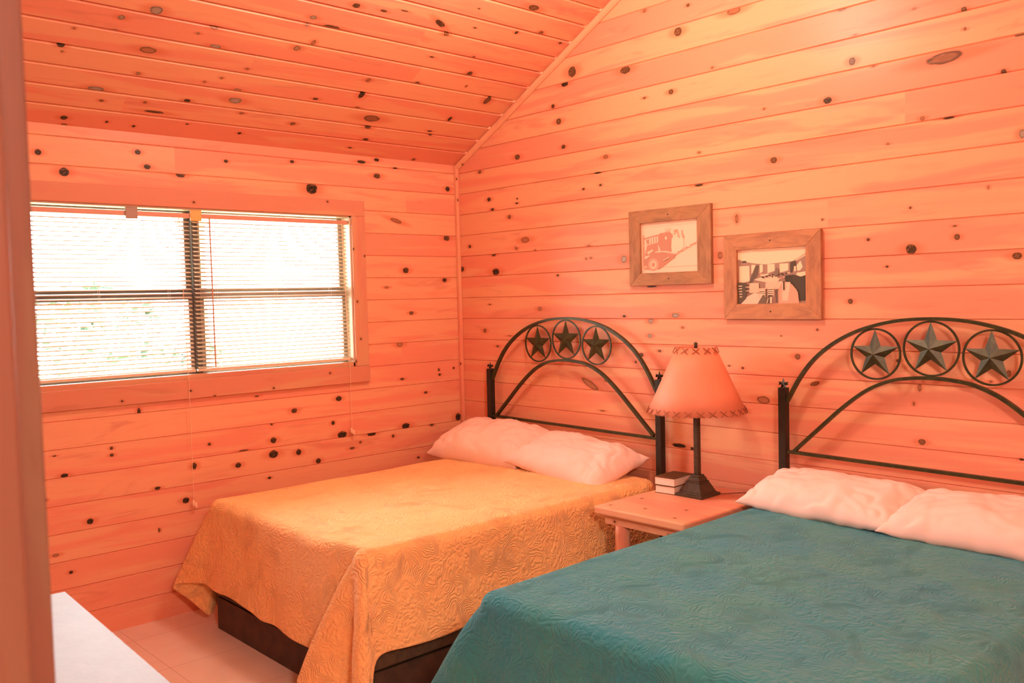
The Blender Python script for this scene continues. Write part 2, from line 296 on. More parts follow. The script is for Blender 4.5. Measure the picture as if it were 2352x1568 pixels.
def glassmat():
    m = bpy.data.materials.new('window_glass'); m.use_nodes = True; nt = m.node_tree; nt.nodes.clear(); g = NT(nt)
    out = g.n('ShaderNodeOutputMaterial'); t = g.n('ShaderNodeBsdfTransparent'); gl = g.n('ShaderNodeBsdfGlossy'); gl.inputs['Roughness'].default_value = .02
    mx = g.n('ShaderNodeMixShader'); fr = g.n('ShaderNodeFresnel'); fr.inputs['IOR'].default_value = 1.35
    nt.links.new(fr.outputs[0], mx.inputs[0]); nt.links.new(t.outputs[0], mx.inputs[1]); nt.links.new(gl.outputs[0], mx.inputs[2]); nt.links.new(mx.outputs[0], out.inputs[0])
    return m
M['glass'] = glassmat()
def tilemat():
    m, nt, bs = newmat('beige_floor_tile'); g = NT(nt)
    co = g.n('ShaderNodeTexCoord').outputs['Object']
    br = g.n('ShaderNodeTexBrick'); br.offset = 0; br.squash = 1
    g.put(br.inputs['Vector'], g.vmath('ADD', co, (.24, .04, 0)))
    br.inputs['Scale'].default_value = 1; br.inputs['Mortar Size'].default_value = .0022; br.inputs['Mortar Smooth'].default_value = .4
    br.inputs['Brick Width'].default_value = .45; br.inputs['Row Height'].default_value = .45
    br.inputs['Color1'].default_value = (.82, .66, .56, 1); br.inputs['Color2'].default_value = (.78, .62, .52, 1); br.inputs['Mortar'].default_value = (.55, .40, .31, 1)
    n = g.noise(co, 5, 5, .6, .5)
    g.put(bs.inputs['Base Color'], g.mix(g.math('MULTIPLY', g.smooth(n, .4, .7), .3), br.outputs[0], (.66, .47, .36, 1)))
    bs.inputs['Roughness'].default_value = .38
    return m
M['tile'] = tilemat()

# ------------------------------------------------------------------ boarded surfaces with knots
def boards(name, origin, U, V, N, u0, u1, vedges, knots, holes=(), du=.035, clip=(), seed=0, thick=.09, joints=(), groove=.004, gdepth=.006, rand=0):
    """origin+U*u+V*v, facing N. Boards run along U, edges at vedges."""
    U, V, N = Vector(U), Vector(V), Vector(N); O = Vector(origin)
    us = [u0+i*(u1-u0)/max(1, int((u1-u0)/du)) for i in range(int((u1-u0)/du)+1)]
    vs = []                                            # (v, depth)
    for a, b in zip(vedges[:-1], vedges[1:]):
        if b-a < .02: vs.append((a, -gdepth)); continue
        vs += [(a, -gdepth), (a+groove, 0)]
        for k in range(1, 4): vs.append((a+(b-a)*k/4, 0))
        vs.append((b-groove, 0))
    vs.append((vedges[-1], 0)); vs[0] = (vs[0][0], 0)
    for h in holes:
        us = sorted([u for u in us if min(abs(u-h[0]), abs(u-h[1])) > .008]+[h[0], h[1]])
        vs = sorted([w for w in vs if min(abs(w[0]-h[2]), abs(w[0]-h[3])) > .005]+[(h[2], 0), (h[3], 0)])
    rng = random.Random(seed+99)
    kn = [tuple(k) for k in knots]
    if rand:
        for _ in range(rand):
            kn.append((rng.uniform(u0, u1), rng.uniform(vedges[0], vedges[-1]), rng.uniform(.006, .017), rng.uniform(.005, .013), rng.choice([.6, .8, .9, .5]), 0))
    nu, nv = len(us), len(vs)
    P = [O+U*u+V*v+N*d for v, d in vs for u in us]
    faces = []; wd = []; ka = []
    cell = {}
    for i, k in enumerate(kn):
        R = max(k[2], k[3])*3.6
        for a in range(int((k[0]-R)//.1), int((k[0]+R)//.1)+1):
            for b in range(int((k[1]-R)//.1), int((k[1]+R)//.1)+1): cell.setdefault((a, b), []).append(i)
    jr = {}
    for j in range(nv-1):
        vm = (vs[j][0]+vs[j+1][0])/2
        bi = 0
        while bi < len(vedges)-2 and vm > vedges[bi+1]: bi += 1
        js = sorted([q[1] for q in joints if q[0] == bi])
        for i in range(nu-1):
            um = (us[i]+us[i+1])/2
            if any(h[0] < um < h[1] and h[2] < vm < h[3] for h in holes): continue
            faces.append((j*nu+i, j*nu+i+1, (j+1)*nu+i+1, (j+1)*nu+i))
            sdd = bi*1.37+seed+sum(.61 for q in js if um > q)
            cs = [(us[i], vs[j][0]), (us[i+1], vs[j][0]), (us[i+1], vs[j+1][0]), (us[i], vs[j+1][0])]
            best = None; bd = 4.2
            for q in cell.get((int(um//.1), int(vm//.1)), ()):
                k = kn[q]; d = hypot((um-k[0])/k[2], (vm-k[1])/k[3])
                # knots stay on the board they sit in
                if d < bd and (vedges[bi]-.003 < k[1] < vedges[bi+1]+.003): bd = d; best = k
            for (u, v) in cs:
                wd += [u, v, sdd]
                if best:
                    k = best; an = radians(k[5]); dx, dy = u-k[0], v-k[1]
                    ka += [(dx*cos(an)+dy*sin(an))/k[2], (-dx*sin(an)+dy*cos(an))/k[3], k[4]]
                else: ka += [9, 9, .5]
    me = bpy.data.meshes.new(name); me.from_pydata([tuple(p) for p in P], [], faces)
    for nm, dat in (('wd', wd), ('kn', ka)):
        at = me.attributes.new(nm, 'FLOAT_VECTOR', 'CORNER'); at.data.foreach_set('vector', dat)
    me.materials.append(M['wall'])
    bm = bmesh.new(); bm.from_mesh(me)
    loose = [v for v in bm.verts if not v.link_faces]; bmesh.ops.delete(bm, geom=loose, context='VERTS')
    for co, no in clip:
        bmesh.ops.bisect_plane(bm, geom=bm.verts[:]+bm.edges[:]+bm.faces[:], plane_co=co, plane_no=no, clear_outer=True)
    if bm.faces:
        bm.faces.ensure_lookup_table()
        if bm.faces[0].normal.dot(N) < 0:
            bmesh.ops.reverse_faces(bm, faces=bm.faces)
    bm.to_mesh(me); bm.free()
    o = bpy.data.objects.new(name, me); C.objects.link(o)
    s = o.modifiers.new('solid', 'SOLIDIFY'); s.thickness = thick; s.offset = -1
    return tag(o, kind='structure')

def wdbox(mb_items, name, mat, parent=None, bevel=.003, kind=None):
    """list of (a, b, axis, seed) boxes with grain attribute wd; one mesh"""
    vs = []; fs = []; wd = []
    for (a, b, ax, sd) in mb_items:
        x0,y0,z0 = a; x1,y1,z1 = b; o = len(vs)
        vv = [(x0,y0,z0),(x1,y0,z0),(x1,y1,z0),(x0,y1,z0),(x0,y0,z1),(x1,y0,z1),(x1,y1,z1),(x0,y1,z1)]
        vs += vv
        for f in [(0,3,2,1),(4,5,6,7),(0,1,5,4),(1,2,6,5),(2,3,7,6),(3,0,4,7)]: fs.append(tuple(i+o for i in f))
    me = bpy.data.meshes.new(name); me.from_pydata(vs, [], fs)
    at = me.attributes.new('wd', 'FLOAT_VECTOR', 'CORNER'); dat = []
    for fi, p in enumerate(me.polygons):
        (a, b, ax, sd) = mb_items[fi//6]
        for vi in p.vertices:
            c = vs[vi]
            u = c[ax]; rest = [c[i] for i in range(3) if i != ax]
            dat += [u, rest[0]*.7+rest[1], sd]
    at.data.foreach_set('vector', dat)
    me.materials.append(mat)
    o = bpy.data.objects.new(name, me); C.objects.link(o)
    if parent: o.parent = parent
    if bevel:
        m = o.modifiers.new('bevel', 'BEVEL'); m.width = bevel; m.segments = 2; m.limit_method = 'ANGLE'
    if kind: tag(o, kind=kind)
    return o

# board edges: wall lines are at 1.4993 - k*BW
z8 = 1.4993
edges = sorted([z8-k*BW for k in range(-20, 11)])
def vsel(a, b): return [a]+[e for e in edges if a+.015 < e < b-.015]+[b]
XR, YF = 6.6, -6.5                 # room depth in x, front wall in y
XM = XR/2; ZR = ZE+SL*XM
HOLE = (.835, 2.79, 1.235, 2.15)
boards('wall_left', (0,0,0), (0,-1,0), (0,0,1), (1,0,0), 0, 6.5, vsel(0, ZE), KN_L, holes=[HOLE], seed=3, rand=0,
       joints=((3, 1.5), (9, .5), (14, 1.1), (16, .42), (17, 1.9)))
boards('wall_back', (0,0,0), (1,0,0), (0,0,1), (0,-1,0), 0, XR, vsel(0, ZR+.02), KN_B, seed=41, rand=0,
       clip=[((0,0,ZE), (-SL,0,1)), ((XR,0,ZE), (SL,0,1))], joints=((14, 2.62), (12, 2.2), (10, 1.2), (17, 3.0), (8, .9), (6, 2.4)))
cedges = [0]+[.007+k*.1345 for k in range(1, 40) if .007+k*.1345 < XM*SLN-.02]+[XM*SLN]
boards('ceiling', (0,0,ZE), (0,-1,0), (1/SLN,0,SL/SLN), (SL/SLN,0,-1/SLN), 0, 6.5, cedges, KN_C, seed=77, groove=.009, gdepth=.014,
       joints=((2, 1.3), (4, 1.72), (5, .8), (7, .95), (1, 2.2)))
boards('ceiling_right', (XR,0,ZE), (0,-1,0), (-1/SLN,0,SL/SLN), (-SL/SLN,0,-1/SLN), 0, 6.5, cedges, [], seed=177, groove=.006, gdepth=.007, du=.5)
boards('wall_right', (XR,0,0), (0,-1,0), (0,0,1), (-1,0,0), 0, 6.5, vsel(0, ZE), [], seed=13, du=.3)
boards('wall_front', (0,YF,0), (1,0,0), (0,0,1), (0,1,0), 0, XR, vsel(0, ZR+.02), [], seed=23, du=.3,
       clip=[((0,0,ZE), (-SL,0,1)), ((XR,0,ZE), (SL,0,1))])
f = MB(); f.box((-.09, YF-.09, -.1), (XR+.09, .09, 0)); tag(f.build('floor', M['tile']), kind='structure')
# partition with the door post near the camera
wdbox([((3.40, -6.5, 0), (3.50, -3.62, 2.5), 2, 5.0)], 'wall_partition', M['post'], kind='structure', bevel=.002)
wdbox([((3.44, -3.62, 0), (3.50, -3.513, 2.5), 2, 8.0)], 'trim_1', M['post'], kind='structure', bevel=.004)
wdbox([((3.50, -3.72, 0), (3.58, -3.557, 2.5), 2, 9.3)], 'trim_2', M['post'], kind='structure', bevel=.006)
# corner strip and raked gable moulding
wdbox([((.001, -.026, 0), (.026, -.001, ZE-.01), 2, 1.5)], 'trim_3', M['trim'], kind='structure', bevel=.004)
def gable():
    vs = []; fs = []; W = .040; T = .03; n = 12
    L = XM*SLN; d = Vector((1/SLN, 0, SL/SLN)); nn = Vector((SL/SLN, 0, -1/SLN))
    for t in (0.0, L-.01):
        c = Vector((.0, 0, ZE))+d*t
        prof = [(0.001,-.001),(0.001,-T*.6),(W*.35,-T),(W*.8,-T*.7),(W,-T*.35),(W,-.001)]
        for a, b in prof: vs.append(tuple(c+nn*a+Vector((0, b, 0))))
    k = 6
    for i in range(k): fs.append((i, (i+1) % k, (i+1) % k+k, i+k))
    fs.append(tuple(range(k))[::-1]); fs.append(tuple(range(k, 2*k)))
    me = bpy.data.meshes.new('trim_4'); me.from_pydata(vs, [], fs)
    at = me.attributes.new('wd', 'FLOAT_VECTOR', 'CORNER'); dat = []
    for p in me.polygons:
        for vi in p.vertices: c = vs[vi]; dat += [c[0]*SLN, c[1], 2.2]
    at.data.foreach_set('vector', dat); me.materials.append(M['trim'])
    o = bpy.data.objects.new('trim_4', me); C.objects.link(o); tag(o, kind='structure')
gable()

# ------------------------------------------------------------------ window
WY0, WY1, WZ0, WZ1 = -.835, -2.79, 1.235, 2.15
win = empty('window_1', (0, -1.81, 1.23)); tag(win, kind='structure')
def cast(o):   # keep world placement when parented to the window empty
    o.location = (0, 1.81, -1.23); return o
tw = .088
cast(wdbox([((.001, WY1-tw, WZ1-.004), (.020, WY0+tw, WZ1+tw), 1, 3.1)], 'casing', M['casing'], win))
cast(wdbox([((.001, WY1-tw, 1.14), (.026, WY0+tw, WZ0+.004), 1, 6.7)], 'casing', M['casing'], win))
cast(wdbox([((.001, WY0-.004, WZ0+.004), (.020, WY0+tw, WZ1-.004), 2, 1.1)], 'casing', M['casing'], win))
cast(wdbox([((.001, WY1-tw, WZ0+.004), (.020, WY1+.004, WZ1-.004), 2, 2.3)], 'casing', M['casing'], win))
j = MB()
j.box((-.13, WY1, WZ1-.012), (.0, WY0, WZ1)); j.box((-.13, WY0-.012, WZ0), (.0, WY0, WZ1)); j.box((-.13, WY1, WZ0), (.0, WY1+.012, WZ1))
cast(j.build('frame', M['slat'], win))
cast(wdbox([((-.13, WY1, WZ0-.0), (-.05, WY0, WZ0+.014), 1, 4.4), ((-.05, WY1, WZ0-.0), (.0, WY0, WZ0+.030), 1, 5.4)], 'sill', M['casing'], win))
j = MB(); j.box((-.125, -1.803, WZ0+.01), (-.055, -1.768, WZ1-.01)); cast(j.build('mullion', M['bronze'], win))
for (ya, yb, rail) in ((WY0-.012, -1.768, 'glare_sash'), (-1.803, WY1+.012, 'bronze')):
    for (za, zb, dx, wb, wt_) in ((WZ0+.014, 1.700, -.075, .026, .036), (1.68, WZ1-.012, -.10, .040, .008)):
        j = MB(); w = .026
        j.box((dx-.012, yb, za), (dx+.012, ya, za+wb)); j.box((dx-.012, yb, zb-wt_), (dx+.012, ya, zb))
        j.box((dx-.012, ya-w, za+wb), (dx+.012, ya, zb-wt_)); j.box((dx-.012, yb, za+wb), (dx+.012, yb+w, zb-wt_))
        s = cast(j.build('sash', M[rail], win, bevel=.003))
        gq = MB(); gq.box((dx-.002, yb+w, za+wb), (dx+.002, ya-w, zb-wt_)); gp = gq.build('glass_pane', M['glass'], s)
# blinds
def blind(ya, yb, label, cordy, cordz, wandy=None, br=None):
    """ya right end, yb left end (more negative)"""
    b = empty('window_blind', (-.03, (ya+yb)/2, WZ0+.02)); ox, oy, oz = -.03, (ya+yb)/2, WZ0+.02
    tag(b, label, 'blind', 'white mini blinds in the bedroom window')
    def P(x, y, z): return (x-ox, y-oy, z-oz)
    zt = WZ1-.030
    h = MB(); h.box(P(-.045, yb, zt-.024), P(-.012, ya, zt)); h.build('headrail', M['hrail'], b, bevel=.002)
    s = MB(); z = zt-.045; zb = WZ0+.058
    while z > zb:
        pts = []
        for k in range(5):
            t = k/4-.5
            pts.append((-.028+t*.024, z+.0018*(1-4*t*t)-t*.0085))
        vs = [P(x, y, zz) for y in (yb+.004, ya-.004) for x, zz in pts]
        s.add(vs, [(k, k+1, k+6, k+5) for k in range(4)])
        z -= .0222
    s.build('slats', M['slat'], b, smooth=True, solid=.0007)
    h = MB(); h.box(P(-.040, yb, zb-.016), P(-.016, ya, zb-.002)); h.build('bottom_rail', M['slat'], b, bevel=.003)
    L = ya-yb; c = MB()
    for t in (.13, .5, .87):
        y = yb+L*t
        for x in (-.0155, -.0405): c.tube([P(x, y, zt-.02), P(x, y, zb-.01)], .0008, 4)
    c.build('ladder_cord', M['lcord'], b)
    c = MB(); y = cordy
    c.tube([P(-.012, y, zt-.02), P(.0, y, 1.9), P(.008, y+.003, 1.5), P(.029, y, 1.24), P(.029, y, 1.10), P(.028, y, cordz)], .0016, 5)
    co = c.build('pull_cord', M['cord'], b)
    for dy, dz in ((0, 0), (.012, -.012)):
        t = MB(); t.lathe([(.002, .0), (.006, -.004), (.008, -.02), (.006, -.034), (.003, -.036)], P(.024+dy*.3, y+dy, cordz+dz), 10)
        t.build('tassel', M['cord'], co, smooth=True)
    if wandy:
        w = MB(); w.tube([P(-.006, wandy, zt-.02), P(.0, wandy, 1.30)], .004, 6); w.build('tilt_wand', M['wand'], b)
    if br:
        w = MB(); w.box(P(-.012, br[0]-.03, zt-.040), P(.0, br[0]+.03, zt+.018)); w.build('bracket', M[br[1]], b, bevel=.003)
    return b
b1 = blind(-.853, -1.811, 'white mini blind over the right half of the window, nearest the room corner', -.893, .87, -1.72, (-1.795, 'gold'))
b2 = blind(-1.823, -2.775, 'white mini blind over the left half of the window, beside the door post', -1.885, .60, None, (-2.13, 'grey'))

# ------------------------------------------------------------------ outside the window
g = MB(); g.box((-30, -25, -.6), (-.2, 18, -.5)); tag(g.build('ground', M['grass']), kind='structure')
pr = MB()
po = empty('porch', (-1.8, -1.0, -.5)); tag(po, 'pale painted porch with post and rail outside the window', 'porch')
def PP(x, y, z): return (x+1.8, y+1.0, z+.5)
m = MB(); m.box(PP(-3.0, -7, -.5), PP(-.25, 2.5, -.1)); m.build('deck', M['deck'], po)
for y in (-.62, 2.3, -3.9):
    m = MB(); m.box(PP(-2.85, y-.07, -.1), PP(-2.71, y+.07, 2.38)); m.box(PP(-2.89, y-.11, 2.30), PP(-2.67, y+.11, 2.40)); m.build('post', M['porch'], po, bevel=.006)
m = MB(); m.box(PP(-2.86, -7, .80), PP(-2.70, 2.5, .88)); m.build('rail', M['porch'], po, bevel=.006)
m = MB(); m.box(PP(-2.88, -7, 2.40), PP(-2.68, 2.5, 2.62)); m.build('beam', M['porch'], po, bevel=.006)
def bush(x, y, h, r, lab, n=700, sd=1):
    rng = random.Random(sd)
    t = empty('bush', (x, y, -.5)); tag(t, lab, 'bush', None)
    m = MB()
    for _ in range(n):
        a = rng.uniform(0, 2*pi); e = rng.uniform(-1, 1); rr = rng.random()**.4
        rad = r*sqrt(max(0, 1-e*e))*rr; c = Vector((rad*cos(a)*(.8+.4*rng.random()), rad*sin(a), h*.55+e*h*.45))
        q = Matrix.Rotation(rng.uniform(0, 6.28), 3, Vector((rng.random()-.5, rng.random()-.5, rng.random()-.5)).normalized())
        s = .07+.06*rng.random()
        m.add([c+q @ Vector(p)*s for p in ((-1,0,0),(0,-.45,.1),(1,0,0),(0,.45,.1))], [(0,1,2,3)])
    m.build('foliage', M['leaf'], t)
    m = MB()
    for k in range(4): m.tube([(0,0,0), (.1*cos(k*1.6), .1*sin(k*1.6), h*.3), (r*.5*cos(k*1.6), r*.5*sin(k*1.6), h*.75)], [.05, .035, .012], 6)
    m.build('stem', M['bark'], t)
bush(-5.6, -.6, 2.35, 1.0, 'taller pale green bush seen through the left blind, beside the door post', 900, 4)
bush(-6.6, 1.0, 1.6, .8, 'lower pale green bush seen through the left blind near the window mullion', 600, 9)

# ------------------------------------------------------------------ beds
def spline(pts, n=8):
    out = []
    P = [Vector(p) for p in pts]; P = [2*P[0]-P[1]]+P+[2*P[-1]-P[-2]]
    for i in range(1, len(P)-2):
        for k in range(n):
            t = k/n; a, b, c, d = P[i-1], P[i], P[i+1], P[i+2]
            out.append(.5*((2*b)+(c-a)*t+(2*a-5*b+4*c-d)*t*t+(3*b-a-3*c+d)*t**3))
    out.append(P[-2]); return out
ARC = [(-.658,1.117),(-.597,1.222),(-.53,1.309),(-.448,1.379),(-.346,1.437),(-.241,1.474),(-.126,1.497),(0,1.504)]
ARI = [(-.634,.878),(-.491,1.011),(-.379,1.113),(-.272,1.193),(-.169,1.239),(-.08,1.255),(0,1.259)]
def star_mesh(R, th, n=5):
    vs = [(0, -th, 0), (0, th, 0)]
    for k in range(10):
        r = R if k % 2 == 0 else R*.40
        a = pi/2+k*pi/5; vs.append((r*cos(a), 0, r*sin(a)))
    fs = []
    for k in range(10):
        a, b = 2+k, 2+(k+1) % 10
        fs += [(0, a, b), (1, b, a)]
    return vs, fs
def make_bed(cx, label):
    HY = -.055
    bed = empty('bed', (cx, -1.0, 0)); tag(bed, label, 'bed', 'iron star headboard beds')
    def L(x, y, z): return (x, y+1.0, z)
    m = MB(); m.box(L(-.685, -1.92, 0), L(.685, -.10, .165)); m.build('base_box', M['darkw'], bed, bevel=.004)
    m = MB(); m.box(L(-.690, -1.925, .172), L(.690, -.10, .40)); m.build('box_spring', M['darkf'], bed, bevel=.012)
    m = MB(); m.box(L(-.680, -1.915, .405), L(.680, -.09, .648)); m.build('mattress', M['matt'], bed, bevel=.04)
    hb = MB()
    for A in (ARC, ARI):
        full = [(x, HY+1.0, z) for x, z in A]+[(-x, HY+1.0, z) for x, z in A[-2::-1]]
        hb.tube(spline(full, 5), 0, sq=(.014, .023), up=Vector((0,1,0)))
    hb.tube([L(-.66, HY, .882), L(.66, HY, .866)], 0, sq=(.014, .022), up=Vector((0,1,0)))
    h = hb.build('headboard', M['iron'], bed)
    for sx in (-1, 1):
        m = MB(); m.box(L(sx*.677-.019, HY-.019, 0), L(sx*.677+.019, HY+.019, 1.182))
        p = m.build('bedpost', M['ironp'], h, bevel=.003)
        q = MB(); vs, fs = star_mesh(.030, .008); q.add(vs, fs, M=Matrix.Translation(L(sx*.677, HY, 1.198)))
        for dd in (-.010, .010):
            q.add([(x+sx*.677, y+HY+1, z+1.198) for x, y, z in [(dd*1.8, -.012, -.004), (dd*1.8, .012, -.004), (dd*1.8, 0, .014)]], [(0,1,2)])
        st = q.build('finial', M['ironp'], h)
    for x, z, R in ((-.235, 1.352, .108), (0, 1.381, .112), (.235, 1.352, .108)):
        m = MB(); m.tube([(x+R*cos(a), HY+1, z+R*sin(a)) for a in [2*pi*k/40 for k in range(40)]], 0, closed=True, sq=(.008, .007), up=Vector((0,1,0)))
        m.build('ring', M['iron'], h)
        m = MB(); vs, fs = star_mesh(R*1.0, .022); m.add(vs, fs, M=Matrix.Translation((x, HY+1-.002, z)))
        m.build('star', M['iron'], h)
    return bed
make_bed(1.03, 'iron-framed bed with three-star arched headboard in the corner by the window, under the gold bedspread')
make_bed(3.112, 'iron-framed bed with three-star arched headboard, nearest the viewer, under the teal bedspread')

# ------------------------------------------------------------------ bedspreads
def bedspread(name, mat, label, x0, x1, yh, yf, zt, left, lc, foot, rc, right, e=.055):
    """left/right: f(y)->hem point; foot: list of (x, hemx, hemy, hemz); lc/rc: corner hem points"""
    nx, ny = 22, 30
    X = [x0+e+(x1-x0-2*e)*i/nx for i in range(nx+1)]
    Y = [yh+(yf+e-yh)*j/ny for j in range(ny+1)]
    V = []; F = []; CL = []
    grid = {}
    for j, y in enumerate(Y):
        for i, x in enumerate(X):
            grid[i, j] = len(V)
            z = zt+.006*noise.noise(Vector((x*2.3, y*2.3, cx_seed)))-.004*(abs((x-(x0+x1)/2)/(x1-x0)*2)**6)
            V.append((x, y, z)); CL.append((x, y, 0))
    st = []     # (grid key, hem, cloth dir, ripple)
    for j in range(ny+1): st.append(((0, j), left(Y[j]), (-1, 0)))
    nlc = len(lc)
    for k, hpt in enumerate(lc): a = (k+1)/(nlc+1)*pi/2; st.append(((0, ny), hpt, (-cos(a), -sin(a))))
    for i in range(nx+1):
        x = X[i]; st.append(((i, ny), foot(x), (0, -1)))
    for k, hpt in enumerate(rc): a = (k+1)/(len(rc)+1)*pi/2; st.append(((nx, ny), hpt, (sin(a), -cos(a))))
    for j in range(ny, -1, -1): st.append(((nx, j), right(Y[j]), (1, 0)))
    cols = []
    nv = 16
    for key, h, cd in st:
        T = Vector(V[grid[key]]); H = Vector(h)
        n = Vector((H.x-T.x, H.y-T.y, 0))
        base = Vector((cd[0], cd[1], 0)).normalized()
        n = n.normalized() if n.length > .01 else base
        col = [grid[key]]; s = 0; prev = T
        for k in range(1, 5):
            th = k/4*pi/2
            p = T+n*(e*sin(th))+Vector((0, 0, -e*(1-cos(th))))
            s += (p-prev).length; prev = p
            V.append(tuple(p)); CL.append((T.x+cd[0]*s, T.y+cd[1]*s, 0)); col.append(len(V)-1)
        S0 = prev
        for k in range(1, nv+1):
            t = k/nv
            p = S0.lerp(H, t)
            bl = (1-t)*t
            # sag: near the edge the cloth falls steeply before it swings out
            hz = t**(1.35 if abs(cd[0]*cd[1]) < .01 else .85)
            p.x = S0.x+(H.x-S0.x)*hz; p.y = S0.y+(H.y-S0.y)*hz
            p.x += .010*t*noise.noise(Vector((p.z*4, p.y*5, 1.3+p.x*3))); p.y += .012*t*noise.noise(Vector((p.x*7, p.z*3, 7.3)))
            s += (p-prev).length; prev = p
            V.append(tuple(p)); CL.append((T.x+cd[0]*s, T.y+cd[1]*s, 0)); col.append(len(V)-1)
        cols.append(col)
    for j in range(ny):
        for i in range(nx): F.append((grid[i, j], grid[i, j+1], grid[i+1, j+1], grid[i+1, j]))
    for a, b in zip(cols[:-1], cols[1:]):
        for k in range(len(a)-1):
            f = [a[k], a[k+1], b[k+1], b[k]]
            g_ = []
            for q in f:
                if q not in g_: g_.append(q)
            F.append(tuple(g_))
    me = bpy.data.meshes.new(name); me.from_pydata(V, [], F)
    at = me.attributes.new('cl', 'FLOAT_VECTOR', 'POINT'); at.data.foreach_set('vector', [c for p in CL for c in p])
    me.polygons.foreach_set('use_smooth', [True]*len(F)); me.materials.append(mat)
    bm = bmesh.new(); bm.from_mesh(me); bmesh.ops.recalc_face_normals(bm, faces=bm.faces)
    bm.faces.ensure_lookup_table()
    if bm.faces[0].normal.z < 0: bmesh.ops.reverse_faces(bm, faces=bm.faces)
    bm.to_mesh(me); bm.free()
    o = bpy.data.objects.new(name, me); C.objects.link(o)
    b = o.modifiers.new('sub', 'SUBSURF'); b.levels = 2; b.render_levels = 2
    b = o.modifiers.new('solid', 'SOLIDIFY'); b.thickness = .005; b.offset = -1
    return tag(o, label, 'bedspread')
def lerpf(pts):
    def f(t):
        if t <= pts[0][0]: return pts[0][1:]
        for a, b in zip(pts[:-1], pts[1:]):
            if t <= b[0]:
                k = (t-a[0])/(b[0]-a[0]); return tuple(p+(q-p)*k for p, q in zip(a[1:], b[1:]))
        return pts[-1][1:]
    return f
cx_seed = 0.0
fz = lerpf([(.33, .245, -1.985), (.42, .242, -1.99), (.515, .236, -1.992), (.62, .245, -1.985), (.79, .236, -1.995), (.90, .222, -1.985), (.96, .213, -1.995), (1.10, .222, -1.985), (1.16, .212, -1.995), (1.30, .198, -1.985), (1.70, .190, -1.98)])
def foot1(x):
    z, y = fz(x)
    return (min(x, 1.42)-(.02 if x > 1.42 else 0), y, z) if x < 1.45 else (1.43+(x-1.45)*.2, -1.985, .2)
def left1(y): return (.235+.012*sin(y*9), y, .27+.012*sin(y*6))
def right1(y): return (1.775+.012*sin(y*7+1), y, .268+.014*sin(y*5)+.03*(y > -.5))
bedspread('bedspread', M['gold_quilt'], 'gold quilted bedspread draped over the corner bed beside the window wall', .315, 1.735, -.14, -1.945, .662,
          left1, [(.225, -1.82, .20), (.255, -1.89, .10), (.285, -1.925, .035), (.24, -1.95, .08), (.17, -2.01, .15), (.115, -2.055, .190), (.15, -2.055, .215), (.25, -2.02, .235), (.33, -1.99, .243)],
          foot1, [(1.50, -1.985, .16), (1.44, -2.02, .13), (1.425, -2.065, .118), (1.44, -2.095, .115), (1.50, -2.085, .105), (1.57, -2.045, .095), (1.63, -1.985, .085), (1.665, -1.955, .085), (1.70, -1.985, .085), (1.76, -2.045, .095), (1.82, -2.06, .10), (1.855, -2.03, .105), (1.850, -2.0, .108), (1.812, -1.965, .262)],
          right1)
cx_seed = 5.0
def foot2(x): return (x, -2.0+.012*sin(x*11), .20+.012*sin(x*8))
def left2(y): return (2.335+.012*sin(y*8), y, .27)
def right2(y): return (3.87, y, .27)
bedspread('bedspread', M['teal_quilt'], 'teal quilted bedspread draped over the near bed in the right foreground', 2.40, 3.82, -.14, -1.945, .668,
          left2, [(2.33, -1.90, .25), (2.28, -1.95, .20), (2.20, -1.99, .15), (2.12, -2.03, .14), (2.14, -2.06, .14), (2.26, -2.05, .16), (2.36, -2.02, .18)],
          foot2, [(3.85, -2.04, .13), (3.95, -2.06, .10), (3.95, -1.98, .14), (3.89, -1.93, .24)],
          right2)

# ------------------------------------------------------------------ pillows
def pillow(label, c, w, d, t, rot, sd, group=None, flange=0):
    nu, nv = 44, 30; V = []; F = []
    def pt(u, v, side):
        a = max(0, 1-abs(u)**3.6)**.5; b = max(0, 1-abs(v)**3.0)**.5
        h = a*b
        x = w/2*u*(1-.02*(1-v*v)-.03*abs(v)**4+.05*abs(v)**14); y = d/2*v*(1-.04*(1-u*u)-.03*abs(u)**4+.05*abs(u)**14)
        z = (t*.66 if side > 0 else -t*.34)*h
        edge = (max(abs(u), abs(v)))**3
        wr = .018*noise.noise(Vector((x*6+sd*3, y*6, sd)))+.014*edge*noise.noise(Vector((x*26+sd, y*20, sd*2)))
        wr += .005*noise.noise(Vector((x*13+y*9, y*15-x*4, sd*5)))
        rg = abs(noise.noise(Vector((x*9+y*14+sd*2, y*9-x*10, sd*1.7)))); wr -= .030*max(0, .2-rg)/.2*(.35+.65*edge)
        z += wr*(h**.5)*(1 if side > 0 else .5)
        z += .010*noise.noise(Vector((u*3+sd, v*3, 4.4)))*edge
        return Vector((x, y, z))
    idx = {}
    for side in (1, -1):
        for j in range(nv+1):
            for i in range(nu+1):
                u = sin((i/nu*2-1)*pi/2)*.6+(i/nu*2-1)*.4; v = sin((j/nv*2-1)*pi/2)*.6+(j/nv*2-1)*.4
                bd = i in (0, nu) or j in (0, nv)
                if side < 0 and bd: idx[side, i, j] = idx[1, i, j]; continue
                idx[side, i, j] = len(V); V.append(pt(u, v, side))
        for j in range(nv):
            for i in range(nu):
                q = (idx[side, i, j], idx[side, i+1, j], idx[side, i+1, j+1], idx[side, i, j+1])
                F.append(q if side > 0 else q[::-1])
    m = MB(); m.v = [tuple(p) for p in V]; m.f = F; m.m = [0]*len(F)
    o = m.build('pillow', M['pillow'], smooth=True, sub=1)
    o.location = c; o.rotation_euler = rot
    return tag(o, label, 'pillow', group)
pillow('plump white pillow on the gold bed, in the corner against the headboard', (.575, -.245, .735), .74, .43, .215, (radians(17), radians(1), radians(5)), 1.0)
